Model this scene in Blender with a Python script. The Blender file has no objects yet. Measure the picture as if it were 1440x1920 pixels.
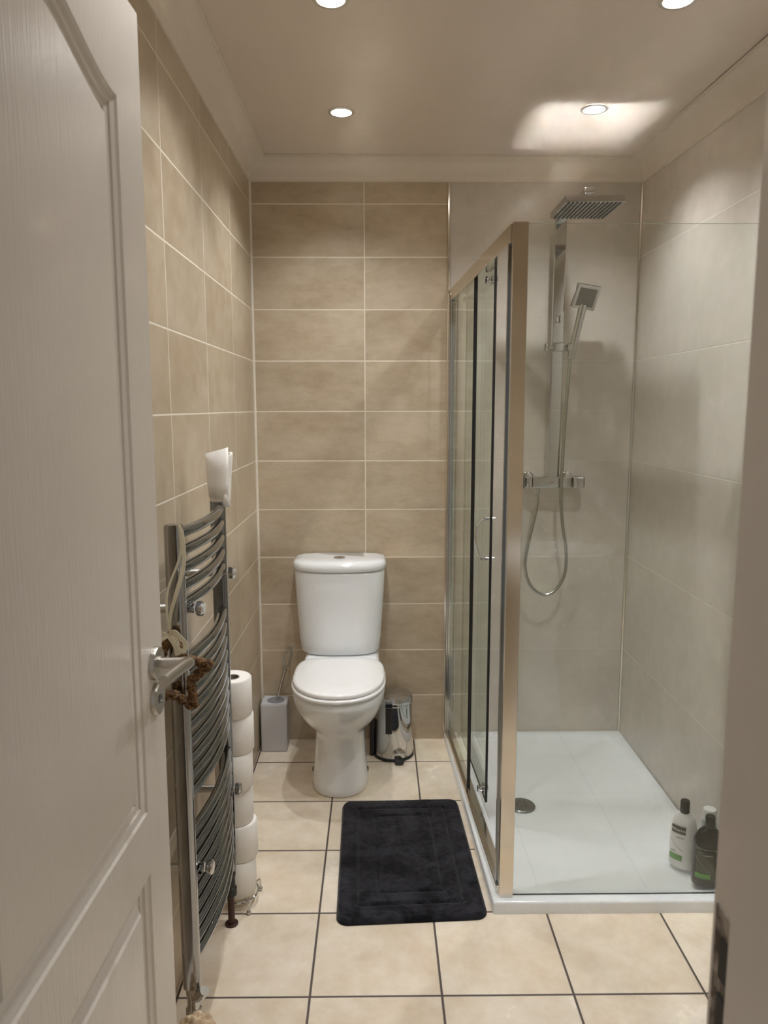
import bpy, bmesh, math, random
from mathutils import Vector, Matrix, noise
random.seed(4)
S = bpy.context.scene
COL = S.collection
pi = math.pi

# ------------------------------------------------------------------ camera, world, exposure
cd = bpy.data.cameras.new('camera')
cam = bpy.data.objects.new('camera', cd); COL.objects.link(cam)
PITCH, YAW, ROLL = 0.1393, 0.0096, 0.0015
cam.location = (0, 0, 1.416)
cam.rotation_euler = (Matrix.Rotation(-YAW, 3, 'Z') @ Matrix.Rotation(pi/2 - PITCH, 3, 'X') @ Matrix.Rotation(-ROLL, 3, 'Z')).to_euler()
cd.sensor_fit = 'VERTICAL'; cd.sensor_height = 36; cd.lens = 1401.5/1920*36
cd.clip_start = .02; cd.clip_end = 50
cd.dof.use_dof = True; cd.dof.focus_distance = 2.4; cd.dof.aperture_fstop = 9.5
S.camera = cam
W = bpy.data.worlds.new('world'); S.world = W; W.use_nodes = True
W.node_tree.nodes['Background'].inputs[0].default_value = (1.0, .97, .93, 1)
W.node_tree.nodes['Background'].inputs[1].default_value = .2
S.view_settings.view_transform = 'Standard'; S.view_settings.look = 'None'
S.view_settings.gamma = 1; S.view_settings.use_curve_mapping = False
S.view_settings.exposure = 0.43
LAMP_W = 20.0
LAMP_COL = (.972, .985, 1.0)
S.cycles.caustics_reflective = True
S.cycles.caustics_refractive = False
S.cycles.max_bounces = 14; S.cycles.transparent_max_bounces = 24; S.cycles.diffuse_bounces = 8; S.cycles.glossy_bounces = 8
S.cycles.blur_glossy = 0.0
S.cycles.sample_clamp_indirect = 0

# ------------------------------------------------------------------ room measures (metres)
XL, XR, YB, YF = -.492, 1.042, 3.051, .52
XM = .2857            # tile / shower panel joint on the back wall
def zcove(x, y):      # the ceiling sags a little towards the right front
    t = (x-XL)/(XR-XL); t = max(0, min(1, t))
    return 2.36 - .037*(YB-y)*t**2
# ------------------------------------------------------------------ materials
def s2l(c): return tuple(((v/12.92) if v <= .04045 else ((v+.055)/1.055)**2.4) for v in c)
def rgb(r, g, b): return s2l((r/255, g/255, b/255)) + (1,)
class NT:
    def __init__(s, name):
        s.m = bpy.data.materials.new(name); s.m.use_nodes = True
        s.t = s.m.node_tree; s.b = s.t.nodes['Principled BSDF']; s.o = s.t.nodes['Material Output']
    def n(s, typ, **k):
        nd = s.t.nodes.new(typ)
        for a, v in k.items(): setattr(nd, a, v)
        return nd
    def l(s, a, b): s.t.links.new(a, b)
    def set(s, nd, i, v):
        if hasattr(v, 'is_output') or isinstance(v, bpy.types.NodeSocket): s.l(v, nd.inputs[i])
        else: nd.inputs[i].default_value = v
    def math(s, op, a, b=0, c=None):
        nd = s.n('ShaderNodeMath', operation=op); s.set(nd, 0, a); s.set(nd, 1, b)
        if c is not None: s.set(nd, 2, c)
        return nd.outputs[0]
    def obj(s): return s.n('ShaderNodeTexCoord').outputs['Object']
    def xyz(s, v):
        nd = s.n('ShaderNodeSeparateXYZ'); s.l(v, nd.inputs[0]); return nd.outputs
    def noise(s, vec, scale, detail=4, rough=.55, dist=0):
        nd = s.n('ShaderNodeTexNoise'); s.l(vec, nd.inputs['Vector']); nd.inputs['Scale'].default_value = scale
        nd.inputs['Detail'].default_value = detail; nd.inputs['Roughness'].default_value = rough; nd.inputs['Distortion'].default_value = dist
        return nd.outputs['Fac']
    def mapr(s, v, a, b, c=0, d=1):
        nd = s.n('ShaderNodeMapRange'); s.set(nd, 0, v)
        for i, q in enumerate((a, b, c, d)): nd.inputs[i+1].default_value = q
        return nd.outputs[0]
    def mix(s, f, a, b):
        nd = s.n('ShaderNodeMix', data_type='RGBA'); s.set(nd, 0, f); s.set(nd, 6, a); s.set(nd, 7, b); return nd.outputs[2]
    def vec(s, v, loc=(0,0,0), sc=(1,1,1)):
        nd = s.n('ShaderNodeMapping'); s.l(v, nd.inputs[0]); nd.inputs['Location'].default_value = loc; nd.inputs['Scale'].default_value = sc
        return nd.outputs[0]
    def bump(s, h, st=.3, d=.002):
        nd = s.n('ShaderNodeBump'); nd.inputs['Strength'].default_value = st; nd.inputs['Distance'].default_value = d
        s.l(h, nd.inputs['Height']); s.l(nd.outputs[0], s.b.inputs['Normal'])
def pbr(name, col, rough=.5, metal=0, spec=.5, coat=0, sheen=0, **k):
    m = NT(name); b = m.b.inputs
    b['Base Color'].default_value = col; b['Roughness'].default_value = rough; b['Metallic'].default_value = metal
    b['Specular IOR Level'].default_value = spec; b['Coat Weight'].default_value = coat; b['Coat Roughness'].default_value = .05
    b['Sheen Weight'].default_value = sheen
    if 'emit' in k: b['Emission Color'].default_value = k['emit'][0]; b['Emission Strength'].default_value = k['emit'][1]
    return m.m
def grid_line(m, v, sp, off, w):     # 1 on the grout line
    t = m.math('ADD', m.math('DIVIDE', m.math('SUBTRACT', v, off), sp), .5)
    d = m.math('MULTIPLY', m.math('ABSOLUTE', m.math('SUBTRACT', m.math('FRACT', t), .5)), sp)
    return m.mapr(d, w*.35, w*.65, 1, 0)
def tile_mat(name, ax_u, ax_v, su, ou, sv, ov, gw, cols, grout, rough, nscale=(1,1,1), rv=.12, vein=None, span=(.38, .62)):
    m = NT(name); o = m.obj(); x = m.xyz(o)
    u, v = x[ax_u], x[ax_v]
    g = m.math('MAXIMUM', grid_line(m, u, su, ou, gw), grid_line(m, v, sv, ov, gw))
    iu = m.math('FLOOR', m.math('DIVIDE', m.math('SUBTRACT', u, ou), su)); iv = m.math('FLOOR', m.math('DIVIDE', m.math('SUBTRACT', v, ov), sv))
    cb = m.n('ShaderNodeCombineXYZ'); m.l(iu, cb.inputs[0]); m.l(iv, cb.inputs[1])
    wn = m.n('ShaderNodeTexWhiteNoise', noise_dimensions='3D'); m.l(cb.outputs[0], wn.inputs['Vector'])
    off = m.n('ShaderNodeVectorMath', operation='MULTIPLY_ADD'); m.l(wn.outputs['Color'], off.inputs[0]); off.inputs[1].default_value = (3, 3, 3); m.l(m.vec(o, sc=nscale), off.inputs[2])
    n1 = m.noise(off.outputs[0], 3.2, 6, .6, .4); n2 = m.noise(off.outputs[0], 17, 5, .65)
    f = m.math('ADD', m.math('MULTIPLY', n1, .6), m.math('MULTIPLY', n2, .4))
    f = m.mapr(f, span[0], span[1])
    c = m.mix(f, cols[0], cols[1])
    hsv = m.n('ShaderNodeHueSaturation'); m.l(c, hsv.inputs['Color']); m.l(m.mapr(wn.outputs['Value'], 0, 1, 1-rv, 1+rv), hsv.inputs['Value'])
    c = hsv.outputs[0]
    if vein:
        vt = m.n('ShaderNodeTexVoronoi', feature='DISTANCE_TO_EDGE'); m.l(m.vec(off.outputs[0], sc=(2.2,2.2,1.1)), vt.inputs['Vector']); vt.inputs['Scale'].default_value = 2.2
        c = m.mix(m.math('MULTIPLY', m.mapr(vt.outputs['Distance'], 0, .03, 1, 0), m.mapr(n2, .5, .62, 0, .22)), c, vein)
    c = m.mix(g, c, grout)
    m.l(c, m.b.inputs['Base Color'])
    m.l(m.math('ADD', m.mapr(f, 0, 1, rough-.05, rough+.05), m.math('MULTIPLY', g, .4)), m.b.inputs['Roughness'])
    m.bump(m.math('SUBTRACT', m.math('MULTIPLY', n2, .15), g), .35, .0015)
    return m.m
T1, T2, GR = rgb(173,156,131), rgb(195,181,159), rgb(226,217,200)
M = {}
M['tile_back'] = tile_mat('beige_wall_tile_back', 0, 2, 2.0, -.0464, .2, 0, .0045, (T1, T2), GR, .36, (1,1,2.0), .05)
M['tile_left'] = tile_mat('beige_wall_tile_left', 1, 2, .4085, 1.811, .2, 0, .0045, (T1, T2), GR, .33, (1,1,1.2), .06)
P1, P2 = rgb(193,186,175), rgb(203,196,186)
M['panel_back'] = tile_mat('grey_shower_panel_back', 0, 2, 3.0, 3.0, .4, 0, .002, (P1, P2), rgb(203,198,188), .22, (1,1,1), .01, rgb(222,217,207))
M['panel_right'] = tile_mat('grey_shower_panel_right', 1, 2, 4.0, 9.0, .4, 0, .003, (P1, P2), rgb(208,201,190), .22, (1,1,1), .015, rgb(222,217,207))
M['floor'] = tile_mat('cream_floor_tile', 0, 1, .321, -.166, .3028, 1.6335, .006, (rgb(214,196,169), rgb(244,235,220)), rgb(84,74,68), .24, (1,1,1), .025, None, (.32, .68))
def paint(name, col, rough, ns=90, st=.05, sc=(1,1,1)):
    m = NT(name); m.b.inputs['Base Color'].default_value = col; m.b.inputs['Roughness'].default_value = rough
    m.bump(m.noise(m.vec(m.obj(), sc=sc), ns, 4), st, .002); return m.m
M['ceiling'] = paint('satin_ceiling_paint', rgb(216,205,194), .3, 9, .12)
M['cove'] = paint('coving_paint', rgb(220,211,198), .4, 60, .03)
M['door'] = paint('white_door_paint', rgb(212,205,196), .32, 240, .5, (1,1,.05))
M['frame'] = paint('frame_paint', rgb(206,196,184), .45, 120, .05)
M['plaster'] = paint('plaster_paint', rgb(196,184,168), .7, 60, .05)
M['chrome'] = pbr('chrome', rgb(206,207,208), .07, 1)
M['rail_chrome'] = pbr('rail_chrome', rgb(140,144,147), .06, 1)
M['steel'] = pbr('brushed_steel', rgb(190,186,178), .28, 1)
M['alu'] = pbr('polished_aluminium', rgb(222,216,206), .16, 1)
M['ceramic'] = pbr('white_ceramic', rgb(234,237,239), .12, 0, .5, .6)
M['seat'] = pbr('white_seat_plastic', rgb(244,244,244), .2, 0, .5, .3)
M['acrylic'] = pbr('white_acrylic', rgb(232,237,240), .22, 0, .5, .2)
M['grey_plastic'] = pbr('silver_grey_plastic', rgb(196,196,198), .45)
M['rubber'] = pbr('black_rubber', rgb(24,23,23), .5)
M['dark'] = pbr('dark_gap', rgb(28,26,24), .6)
M['pipe'] = pbr('brown_pipe', rgb(62,36,26), .45, .2)
M['blackplastic'] = pbr('black_plastic', rgb(16,16,17), .25, 0, .5, .2)
M['whiteplastic'] = pbr('white_plastic', rgb(232,232,232), .3, 0, .5, .1)
M['green'] = pbr('green_print', rgb(98,158,84), .4)
M['greyprint'] = pbr('grey_print', rgb(150,150,150), .4)
M['ink'] = pbr('black_print', rgb(40,40,42), .4)
M['smoke'] = pbr('smoke_label', rgb(66,68,60), .3)
M['red'] = pbr('red_print', rgb(150,80,70), .4)
M['grout'] = pbr('white_sealant', rgb(228,222,210), .4)
M['ribbon'] = pbr('cream_ribbon', rgb(226,220,196), .6)
M['lamp'] = pbr('lamp_glow', rgb(255,250,240), .3, 0, .5, 0, 0, emit=(rgb(255,246,232), 18))
M['bezel'] = pbr('downlight_bezel', rgb(225,222,216), .25, .6)
def glass(name, tint, r=.0):
    m = NT(name); m.t.nodes.remove(m.b)
    tr = m.n('ShaderNodeBsdfTransparent'); tr.inputs[0].default_value = tint
    gl = m.n('ShaderNodeBsdfGlossy'); gl.inputs['Roughness'].default_value = r; gl.inputs[0].default_value = (.95,1,.97,1)
    fr = m.n('ShaderNodeFresnel'); ge = m.n('ShaderNodeNewGeometry'); m.l(m.math('MULTIPLY_ADD', ge.outputs['Backfacing'], 1/1.5-1.5, 1.5), fr.inputs[0])
    fac = m.math('MULTIPLY', fr.outputs[0], 1.0)
    mx = m.n('ShaderNodeMixShader'); m.l(fac, mx.inputs[0]); m.l(tr.outputs[0], mx.inputs[1]); m.l(gl.outputs[0], mx.inputs[2])
    m.l(mx.outputs[0], m.o.inputs[0]); return m.m
M['glass'] = glass('clear_shower_glass', (.975,.987,.979,1))
M['glass_edge'] = pbr('glass_edge', rgb(34,44,40), .1)
M['glass_edge_light'] = pbr('glass_edge_light', rgb(150,165,155), .1)
# paper
m = NT('toilet_paper'); m.b.inputs['Base Color'].default_value = rgb(238,234,228); m.b.inputs['Roughness'].default_value = .9
m.bump(m.noise(m.obj(), 170, 3), .35, .001); M['paper'] = m.m
M['card'] = pbr('card_core', rgb(150,140,126), .9)
# bath mat pile
m = NT('charcoal_velvet_pile'); o = m.obj()
f = m.math('ADD', m.math('MULTIPLY', m.noise(o, 9, 4, .6, 1.2), .7), m.math('MULTIPLY', m.noise(o, 60, 3), .3))
m.l(m.mix(m.mapr(f, .40, .60), rgb(22,22,26), rgb(50,50,56)), m.b.inputs['Base Color'])
m.b.inputs['Roughness'].default_value = .95; m.b.inputs['Sheen Weight'].default_value = .2; m.b.inputs['Sheen Roughness'].default_value = .4; m.b.inputs['Specular IOR Level'].default_value = .1
m.bump(m.noise(o, 500, 2), .6, .002); M['mat'] = m.m
# twisted twig
m = NT('brown_twig_rope'); f = m.noise(m.obj(), 190, 3, .6)
m.l(m.mix(m.mapr(f, .4, .62), rgb(48,28,14), rgb(136,100,58)), m.b.inputs['Base Color']); m.b.inputs['Roughness'].default_value = .75
m.bump(f, .8, .002); M['twig'] = m.m
m = NT('beige_cloth'); f = m.noise(m.obj(), 60, 5, .6)
m.l(m.mix(m.mapr(f, .4, .62), rgb(176,150,118), rgb(218,196,166)), m.b.inputs['Base Color']); m.b.inputs['Roughness'].default_value = .95
m.bump(m.noise(m.obj(), 400, 3), .8, .002); M['cloth'] = m.m

# ------------------------------------------------------------------ mesh helpers
def wm(o): return (wm(o.parent) @ o.matrix_parent_inverse @ o.matrix_basis) if o.parent else o.matrix_basis.copy()
def finish(name, bm, mat, parent=None, smooth=35, mats=None):
    me = bpy.data.meshes.new(name)
    bmesh.ops.recalc_face_normals(bm, faces=bm.faces[:])
    bm.to_mesh(me); bm.free()
    for x in (mats or [mat]): me.materials.append(x)
    if smooth:
        for p in me.polygons: p.use_smooth = True
        me.set_sharp_from_angle(angle=math.radians(smooth))
    o = bpy.data.objects.new(name, me); COL.objects.link(o)
    if smooth == 35:
        wnm = o.modifiers.new('even_shading', 'WEIGHTED_NORMAL'); wnm.keep_sharp = True; wnm.weight = 60
    if parent is not None:
        o.parent = parent
        o.matrix_parent_inverse = wm(parent).inverted()       # geometry is written in world space
    return o
def tag(o, label=None, cat=None, group=None, kind=None):
    for k, v in (('label', label), ('category', cat), ('group', group), ('kind', kind)):
        if v: o[k] = v
    return o
def thing(name, loc, label, cat, group=None, kind=None):
    o = bpy.data.objects.new(name, None); COL.objects.link(o); o.location = loc; o.empty_display_size = .05
    return tag(o, label, cat, group, kind)
BM = bmesh.new
def box(bm, lo, hi, bev=0, seg=2, mtx=None, mi=0):
    r = bmesh.ops.create_cube(bm, size=1); vs = r['verts']
    for v in vs: v.co = Vector([lo[i] + (v.co[i]+.5)*(hi[i]-lo[i]) for i in range(3)])
    fs = set(f for v in vs for f in v.link_faces)
    if bev:
        es = list(set(e for v in vs for e in v.link_edges))
        rr = bmesh.ops.bevel(bm, geom=es, offset=bev, segments=seg, affect='EDGES', profile=.5)
        fs = set(rr['faces']) | set(f for f in fs if f.is_valid)
        vs = list(set(v for f in fs for v in f.verts))
    for f in fs: f.material_index = mi
    if mtx is not None:
        for v in vs: v.co = mtx @ v.co
    return bm
def prism(bm, pts, z0, z1, mi=0):   # pts xy
    a = [bm.verts.new((x, y, z0)) for x, y in pts]; b = [bm.verts.new((x, y, z1)) for x, y in pts]
    n = len(pts); fs = [bm.faces.new(a[::-1]), bm.faces.new(b)]
    for i in range(n): fs.append(bm.faces.new((a[i], a[(i+1) % n], b[(i+1) % n], b[i])))
    for f in fs: f.material_index = mi
    return bm
def loops(bm, rings, cap0=True, cap1=True, closed=True, mi=0):
    vv = [[bm.verts.new(p) for p in r] for r in rings]
    n = len(rings[0])
    for a, b in zip(vv, vv[1:]):
        for i in range(n if closed else n-1):
            j = (i+1) % n
            f = bm.faces.new((a[i], a[j], b[j], b[i])); f.material_index = mi
    if cap0: bm.faces.new(vv[0][::-1]).material_index = mi
    if cap1: bm.faces.new(vv[-1]).material_index = mi
    return vv
def tube(bm, pts, r, n=10, caps=True, closed=False, rad=None, mi=0, sx=1.0):
    pts = [Vector(p) for p in pts]; N = len(pts); rings = []
    t0 = (pts[1]-pts[0]).normalized()
    up = Vector((0,0,1)) if abs(t0.z) < .9 else Vector((1,0,0))
    nrm = (up - t0*up.dot(t0)).normalized()
    for i, p in enumerate(pts):
        if closed: t = (pts[(i+1) % N]-pts[i-1]).normalized()
        else: t = (pts[min(i+1, N-1)]-pts[max(i-1, 0)]).normalized()
        nrm = (nrm - t*nrm.dot(t)).normalized(); bi = t.cross(nrm)
        rr = rad(i/(N-1)) if rad else r
        rings.append([p + (nrm*math.cos(a)*rr + bi*math.sin(a)*rr*sx) for a in [2*pi*k/n for k in range(n)]])
    if closed:
        rings.append(rings[0]); vv = [[bm.verts.new(q) for q in ring] for ring in rings[:-1]]; vv.append(vv[0])
        for a, b in zip(vv, vv[1:]):
            for i in range(n): bm.faces.new((a[i], a[(i+1) % n], b[(i+1) % n], b[i])).material_index = mi
    else: loops(bm, rings, caps, caps, mi=mi)
    return bm
def lathe(bm, prof, c=(0,0,0), n=40, mtx=None, mi=0, cap0=True, cap1=True):
    rings = []
    for r, z in prof:
        ring = [Vector((r*math.cos(2*pi*k/n), r*math.sin(2*pi*k/n), z)) for k in range(n)]
        if mtx is not None: ring = [mtx @ p for p in ring]
        rings.append([p + Vector(c) for p in ring])
    loops(bm, rings, cap0, cap1, mi=mi); return bm
def rotto(d):      # matrix turning +Z to d
    return Vector((0,0,1)).rotation_difference(Vector(d).normalized()).to_matrix().to_4x4()
def bez(p0, p1, p2, p3, n=16):
    p0, p1, p2, p3 = map(Vector, (p0, p1, p2, p3)); o = []
    for i in range(n+1):
        t = i/n; o.append(p0*(1-t)**3 + p1*3*t*(1-t)**2 + p2*3*t*t*(1-t) + p3*t**3)
    return o
def spline(pts, n=8):      # catmull-rom
    P = [Vector(p) for p in pts]; P = [P[0]*2-P[1]] + P + [P[-1]*2-P[-2]]; o = []
    for i in range(1, len(P)-2):
        for k in range(n):
            t = k/n; a, b, c, d = P[i-1:i+3]
            o.append(.5*((2*b) + (c-a)*t + (2*a-5*b+4*c-d)*t*t + (3*b-a-3*c+d)*t**3))
    o.append(P[-2]); return o
def struct(o, label, cat): return tag(o, label, cat, kind='structure')

# ------------------------------------------------------------------ the setting
b = BM(); box(b, (-1.6, -1.2, -.1), (1.6, YB+.1, 0)); struct(finish('floor', b, M['floor'], smooth=0), 'cream square floor tiles with dark grout', 'floor')
b = BM(); box(b, (XL-.1, YF-.1, 0), (XL, YB+.1, 2.45)); struct(finish('wall_left', b, M['tile_left'], smooth=0), 'left wall of beige rectangular tiles with pale grout', 'wall')
b = BM(); box(b, (XL, YB, 0), (XM, YB+.1, 2.45), mi=0); box(b, (XM, YB-.001, 0), (XR, YB+.1, 2.45), mi=1)
struct(finish('wall_back', b, None, smooth=0, mats=[M['tile_back'], M['panel_back']]), 'back wall, beige tiles behind the toilet and grey panels in the shower', 'wall')
b = BM(); box(b, (XR, YF-.1, 0), (XR+.1, YB+.1, 2.45)); struct(finish('wall_right', b, M['panel_right'], smooth=0), 'right wall of pale grey shower panels', 'wall')
DL, DR = -.385, .262
b = BM(); box(b, (XL, YF-.1, 0), (DL-.03, YF, 2.45)); box(b, (DR+.03, YF-.1, 0), (XR, YF, 2.45)); box(b, (DL-.03, YF-.1, 2.03), (DR+.03, YF, 2.45))
struct(finish('wall_front', b, M['tile_back'], smooth=0), 'tiled wall around the doorway', 'wall')
# ceiling (grid so it can sag)
b = BM(); nx, ny = 8, 8; V = []
for j in range(ny+1):
    row = []
    for i in range(nx+1):
        x = XL + (XR-XL)*i/nx; y = YF-.1 + (YB-YF+.1)*j/ny; row.append(b.verts.new((x, y, zcove(x, y))))
    V.append(row)
T = [[b.verts.new((v.co.x, v.co.y, 2.45)) for v in row] for row in V]
for j in range(ny):
    for i in range(nx):
        b.faces.new((V[j][i], V[j][i+1], V[j+1][i+1], V[j+1][i])); b.faces.new((T[j][i], T[j][i+1], T[j+1][i+1], T[j+1][i]))
struct(finish('ceiling', b, M['ceiling'], smooth=20), 'satin painted ceiling', 'ceiling')
# coving
prof = [(0, -.078), (.004, -.078), (.004, -.070)] + [(.068-.062*math.cos(a), -.068+.062*math.sin(a)) for a in [pi/2*k/8 for k in range(9)]] + [(.068, -.003), (.076, -.003), (.076, 0)]
b = BM()
path = [((XL, YF), (1, 0)), ((XL, YB), (1, -1)), ((XR, YB), (-1, -1)), ((XR, YF), (-1, 0))]
rings = [[(px+dx*d, py+dy*d, zcove(px, py)+h-.0005) for d, h in prof] for (px, py), (dx, dy) in path]
loops(b, rings, False, False, closed=False)
struct(finish('trim_1', b, M['cove'], smooth=40), 'plain curved coving between the walls and ceiling', 'coving')
# corner beads
b = BM(); tube(b, [(XM, YB-.003, .037), (XM, YB-.003, 2.28)], .0055, 8); struct(finish('trim_2', b, M['alu']), 'thin metal strip where wall tiles meet grey shower panels', 'trim')
b = BM(); tube(b, [(XR-.004, YB-.004, .037), (XR-.004, YB-.004, 2.28)], .007, 8); struct(finish('trim_3', b, M['alu']), 'metal corner bead in the back corner of the shower', 'trim')
b = BM(); tube(b, [(XL+.002, YB-.002, 0), (XL+.002, YB-.002, 2.28)], .005, 6); struct(finish('trim_4', b, M['grout']), 'white grout line in the corner behind the toilet', 'trim')

# door lining with rebate; right jamb carries the strike plate
tj = thing('trim_5', (DR, .47, 0), 'painted doorway frame at the right edge, close to the camera', 'door frame', kind='structure')
b = BM(); prism(b, [(DR, .532), (DR, .485), (DR-.012, .483), (DR-.012, .415), (DR+.03, .40), (DR+.03, .532)], 0, 2.0); finish('jamb', b, M['frame'], tj, 0)
b = BM(); prism(b, [(DL, .532), (DL, .485), (DL+.012, .483), (DL+.012, .40), (DL-.03, .40), (DL-.03, .532)], 0, 2.0); finish('jamb', b, M['frame'], tj, 0)
b = BM(); box(b, (DL-.03, .40, 2.0), (DR+.03, .532, 2.03)); finish('head_jamb', b, M['frame'], tj, 0)
m = NT('tarnished_plate'); m.b.inputs['Metallic'].default_value = .7; m.b.inputs['Roughness'].default_value = .45
m.l(m.mix(m.mapr(m.noise(m.obj(), 45, 4, .6), .42, .6), rgb(60,44,36), rgb(165,155,146)), m.b.inputs['Base Color'])
b = BM()
box(b, (DR-.0015, .492, .92), (DR+.002, .526, 1.038), .0006); sp = finish('strike_plate', b, m.m, tj)
tag(sp, 'tarnished metal strike plate')
b = BM(); box(b, (DR-.003, .498, .985), (DR-.0012, .514, 1.018)); box(b, (DR-.003, .498, .942), (DR-.0012, .514, .972)); finish('latch_hole', b, M['dark'], sp, 0)

# ------------------------------------------------------------------ the open door
s_dir = Vector((-.033, -1, 0)).normalized()      # from the free edge towards the hinges
n_dir = Vector((1, -.033, 0)).normalized()       # room-facing side of the leaf (what we see)
E0 = Vector((-.3530, 1.17, 0))
def dp(s, z, d=0): return E0 + s_dir*s + n_dir*d + Vector((.0045*z,0,z))
LW, LH = .645, 1.978
def off_loop(pts, d):                            # inward offset of a CCW polygon
    o = []; n = len(pts)
    for i in range(n):
        a, c, e = Vector(pts[i-1]), Vector(pts[i]), Vector(pts[(i+1) % n])
        t1 = (c-a).normalized(); t2 = (e-c).normalized()
        n1 = Vector((-t1.y, t1.x)); n2 = Vector((-t2.y, t2.x)); m_ = (n1+n2); m_ = m_/max(.35, m_.dot(n1)) if m_.length > 1e-6 else n1
        o.append(c + m_*d)
    return o
sl, sr = .095, LW-.095
def arch_z(s_): w = 1-abs(2*(s_-sl)/(sr-sl)-1); w = max(0, w); return 1.831 + .062*(w*w*(3-2*w))
def up_ring(d):
    o = [(sl+d, .80+d), (sr-d, .80+d)]
    for k in range(33):
        s_ = (sr-d) + (sl-sr+2*d)*k/32; g_ = (arch_z(s_+.001)-arch_z(s_-.001))/.002; o.append((s_, arch_z(s_)-d*math.sqrt(1+g_*g_)))
    return o
def low_ring(d): return [(sl+d, .16+d), (sr-d, .16+d), (sr-d, .70-d), (sl+d, .70-d)]
td = thing('door_1', (E0.x, E0.y, 0), 'white moulded two-panel door standing open on the left', 'door', kind='structure')
b = BM()
ov = [b.verts.new(dp(s_, z_)) for s_, z_ in [(0, .006), (LW, .006), (LW, LH), (0, LH)]]
edges = [b.edges.new((ov[i], ov[(i+1) % 4])) for i in range(4)]
steps = [(0, 0), (.003, -.0035), (.012, -.0060), (.0135, -.0090), (.022, -.0105), (.0235, -.0130), (.030, -.0132), (.039, -.0050), (.042, -.0015), (.043, -.0012)]
hold = []
for fn_ in (up_ring, low_ring):
    out = fn_(0); rg = [[dp(p[0], p[1], dd) for p in fn_(of)] for of, dd in steps]
    vv = loops(b, rg, False, True); hold.append(vv[0])
    for i in range(len(out)):
        e = b.edges.get((vv[0][i], vv[0][(i+1) % len(out)])); edges.append(e)
bmesh.ops.triangle_fill(b, use_beauty=True, use_dissolve=False, edges=edges)
# back and edges
bv = [b.verts.new(dp(s_, z_, -.036)) for s_, z_ in [(0, .006), (LW, .006), (LW, LH), (0, LH)]]
b.faces.new(bv)
for i in range(4): b.faces.new((ov[i], ov[(i+1) % 4], bv[(i+1) % 4], bv[i]))
finish('leaf', b, M['door'], td, 28)
# handle
hs, hz = .040, 1.0195
nm = rotto(n_dir)
bh = BM(); lathe(bh, [(.0265, 0), (.0265, .006), (.025, .0085), (.011, .009), (.011, .012)], dp(hs, hz, 0), 40, nm); hdl = finish('door_handle', bh, M['steel'], td)
tag(hdl, 'brushed steel lever handle')
p0, p1 = dp(hs, hz, .010), dp(hs, hz+.001, .042)
cv = bez(dp(hs, hz+.001, .042), dp(hs-.003, hz+.003, .058), dp(hs+.010, hz+.005, .061), dp(hs+.034, hz+.008, .057), 12) + bez(dp(hs+.034, hz+.008, .057), dp(hs+.06, hz+.010, .055), dp(hs+.085, hz+.011, .052), dp(hs+.110, hz+.012, .051), 8)[1:]
bh = BM(); tube(bh, [p0, (p0+p1)/2] + cv, .0088, 20); finish('lever', bh, M['steel'], hdl)
bh = BM(); lathe(bh, [(.026, 0), (.026, .005), (.024, .008), (.009, .008), (.008, .006)], dp(hs, hz-.058, 0), 40, nm); esc = finish('keyhole_rosette', bh, M['steel'], td)
bh = BM(); lathe(bh, [(.0075, 0), (.0075, .0085), (.004, .0085), (.0035, .007)], dp(hs, hz-.058, .0006), 24, nm); box(bh, (-.0015, -.006, .0), (.0015, .0, .0092), mtx=Matrix.Translation(dp(hs, hz-.058, .0)) @ nm); finish('lock_cylinder', bh, M['rail_chrome'], esc)
bh = BM()
for zz in (.25, 1.0, 1.75): tube(bh, [dp(LW+.004, zz-.04, -.004), dp(LW+.004, zz+.04, -.004)], .006, 10)
finish('hinge', bh, M['steel'], td)

# ------------------------------------------------------------------ downlights
def downlight(x, y, label, power=1.0):
    z = zcove(x, y)
    t = thing('downlight', (x, y, z), label, 'ceiling light', 'ceiling downlights')
    b = BM(); lathe(b, [(.033, .002), (.043, .0005), (.0435, -.002), (.040, -.004), (.033, -.004), (.031, .0005)], (x, y, z), 40, cap0=False, cap1=False); finish('bezel', b, M['bezel'], t)
    b = BM(); lathe(b, [(.0315, 0), (.0315, -.0035), (.028, -.0045), (.001, -.005)], (x, y, z), 32); finish('lamp', b, M['lamp'], t)
    ld = bpy.data.lights.new('lamp_light', 'SPOT'); ld.energy = LAMP_W*power; ld.color = LAMP_COL; ld.spot_size = math.radians(132); ld.spot_blend = 1.0; ld.shadow_soft_size = .014
    lo = bpy.data.objects.new('lamp_light', ld); COL.objects.link(lo); lo.parent = t; lo.location = (0, 0, -.021)
    return t
downlight(-.111, 2.565, 'small round ceiling downlight above the toilet')
downlight(.690, 2.507, 'small round ceiling downlight above the shower head, in a bright patch')
downlight(-.104, 1.888, 'round downlight cut off by the top edge of the photo, left one')
downlight(.688, 1.838, 'round downlight cut off by the top edge of the photo, right one')
downlight(-.10, 1.18, 'round downlight just inside the doorway, left one, out of view above', .4)
downlight(.67, 1.18, 'round downlight just inside the doorway, right one, out of view above', .4)

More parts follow.
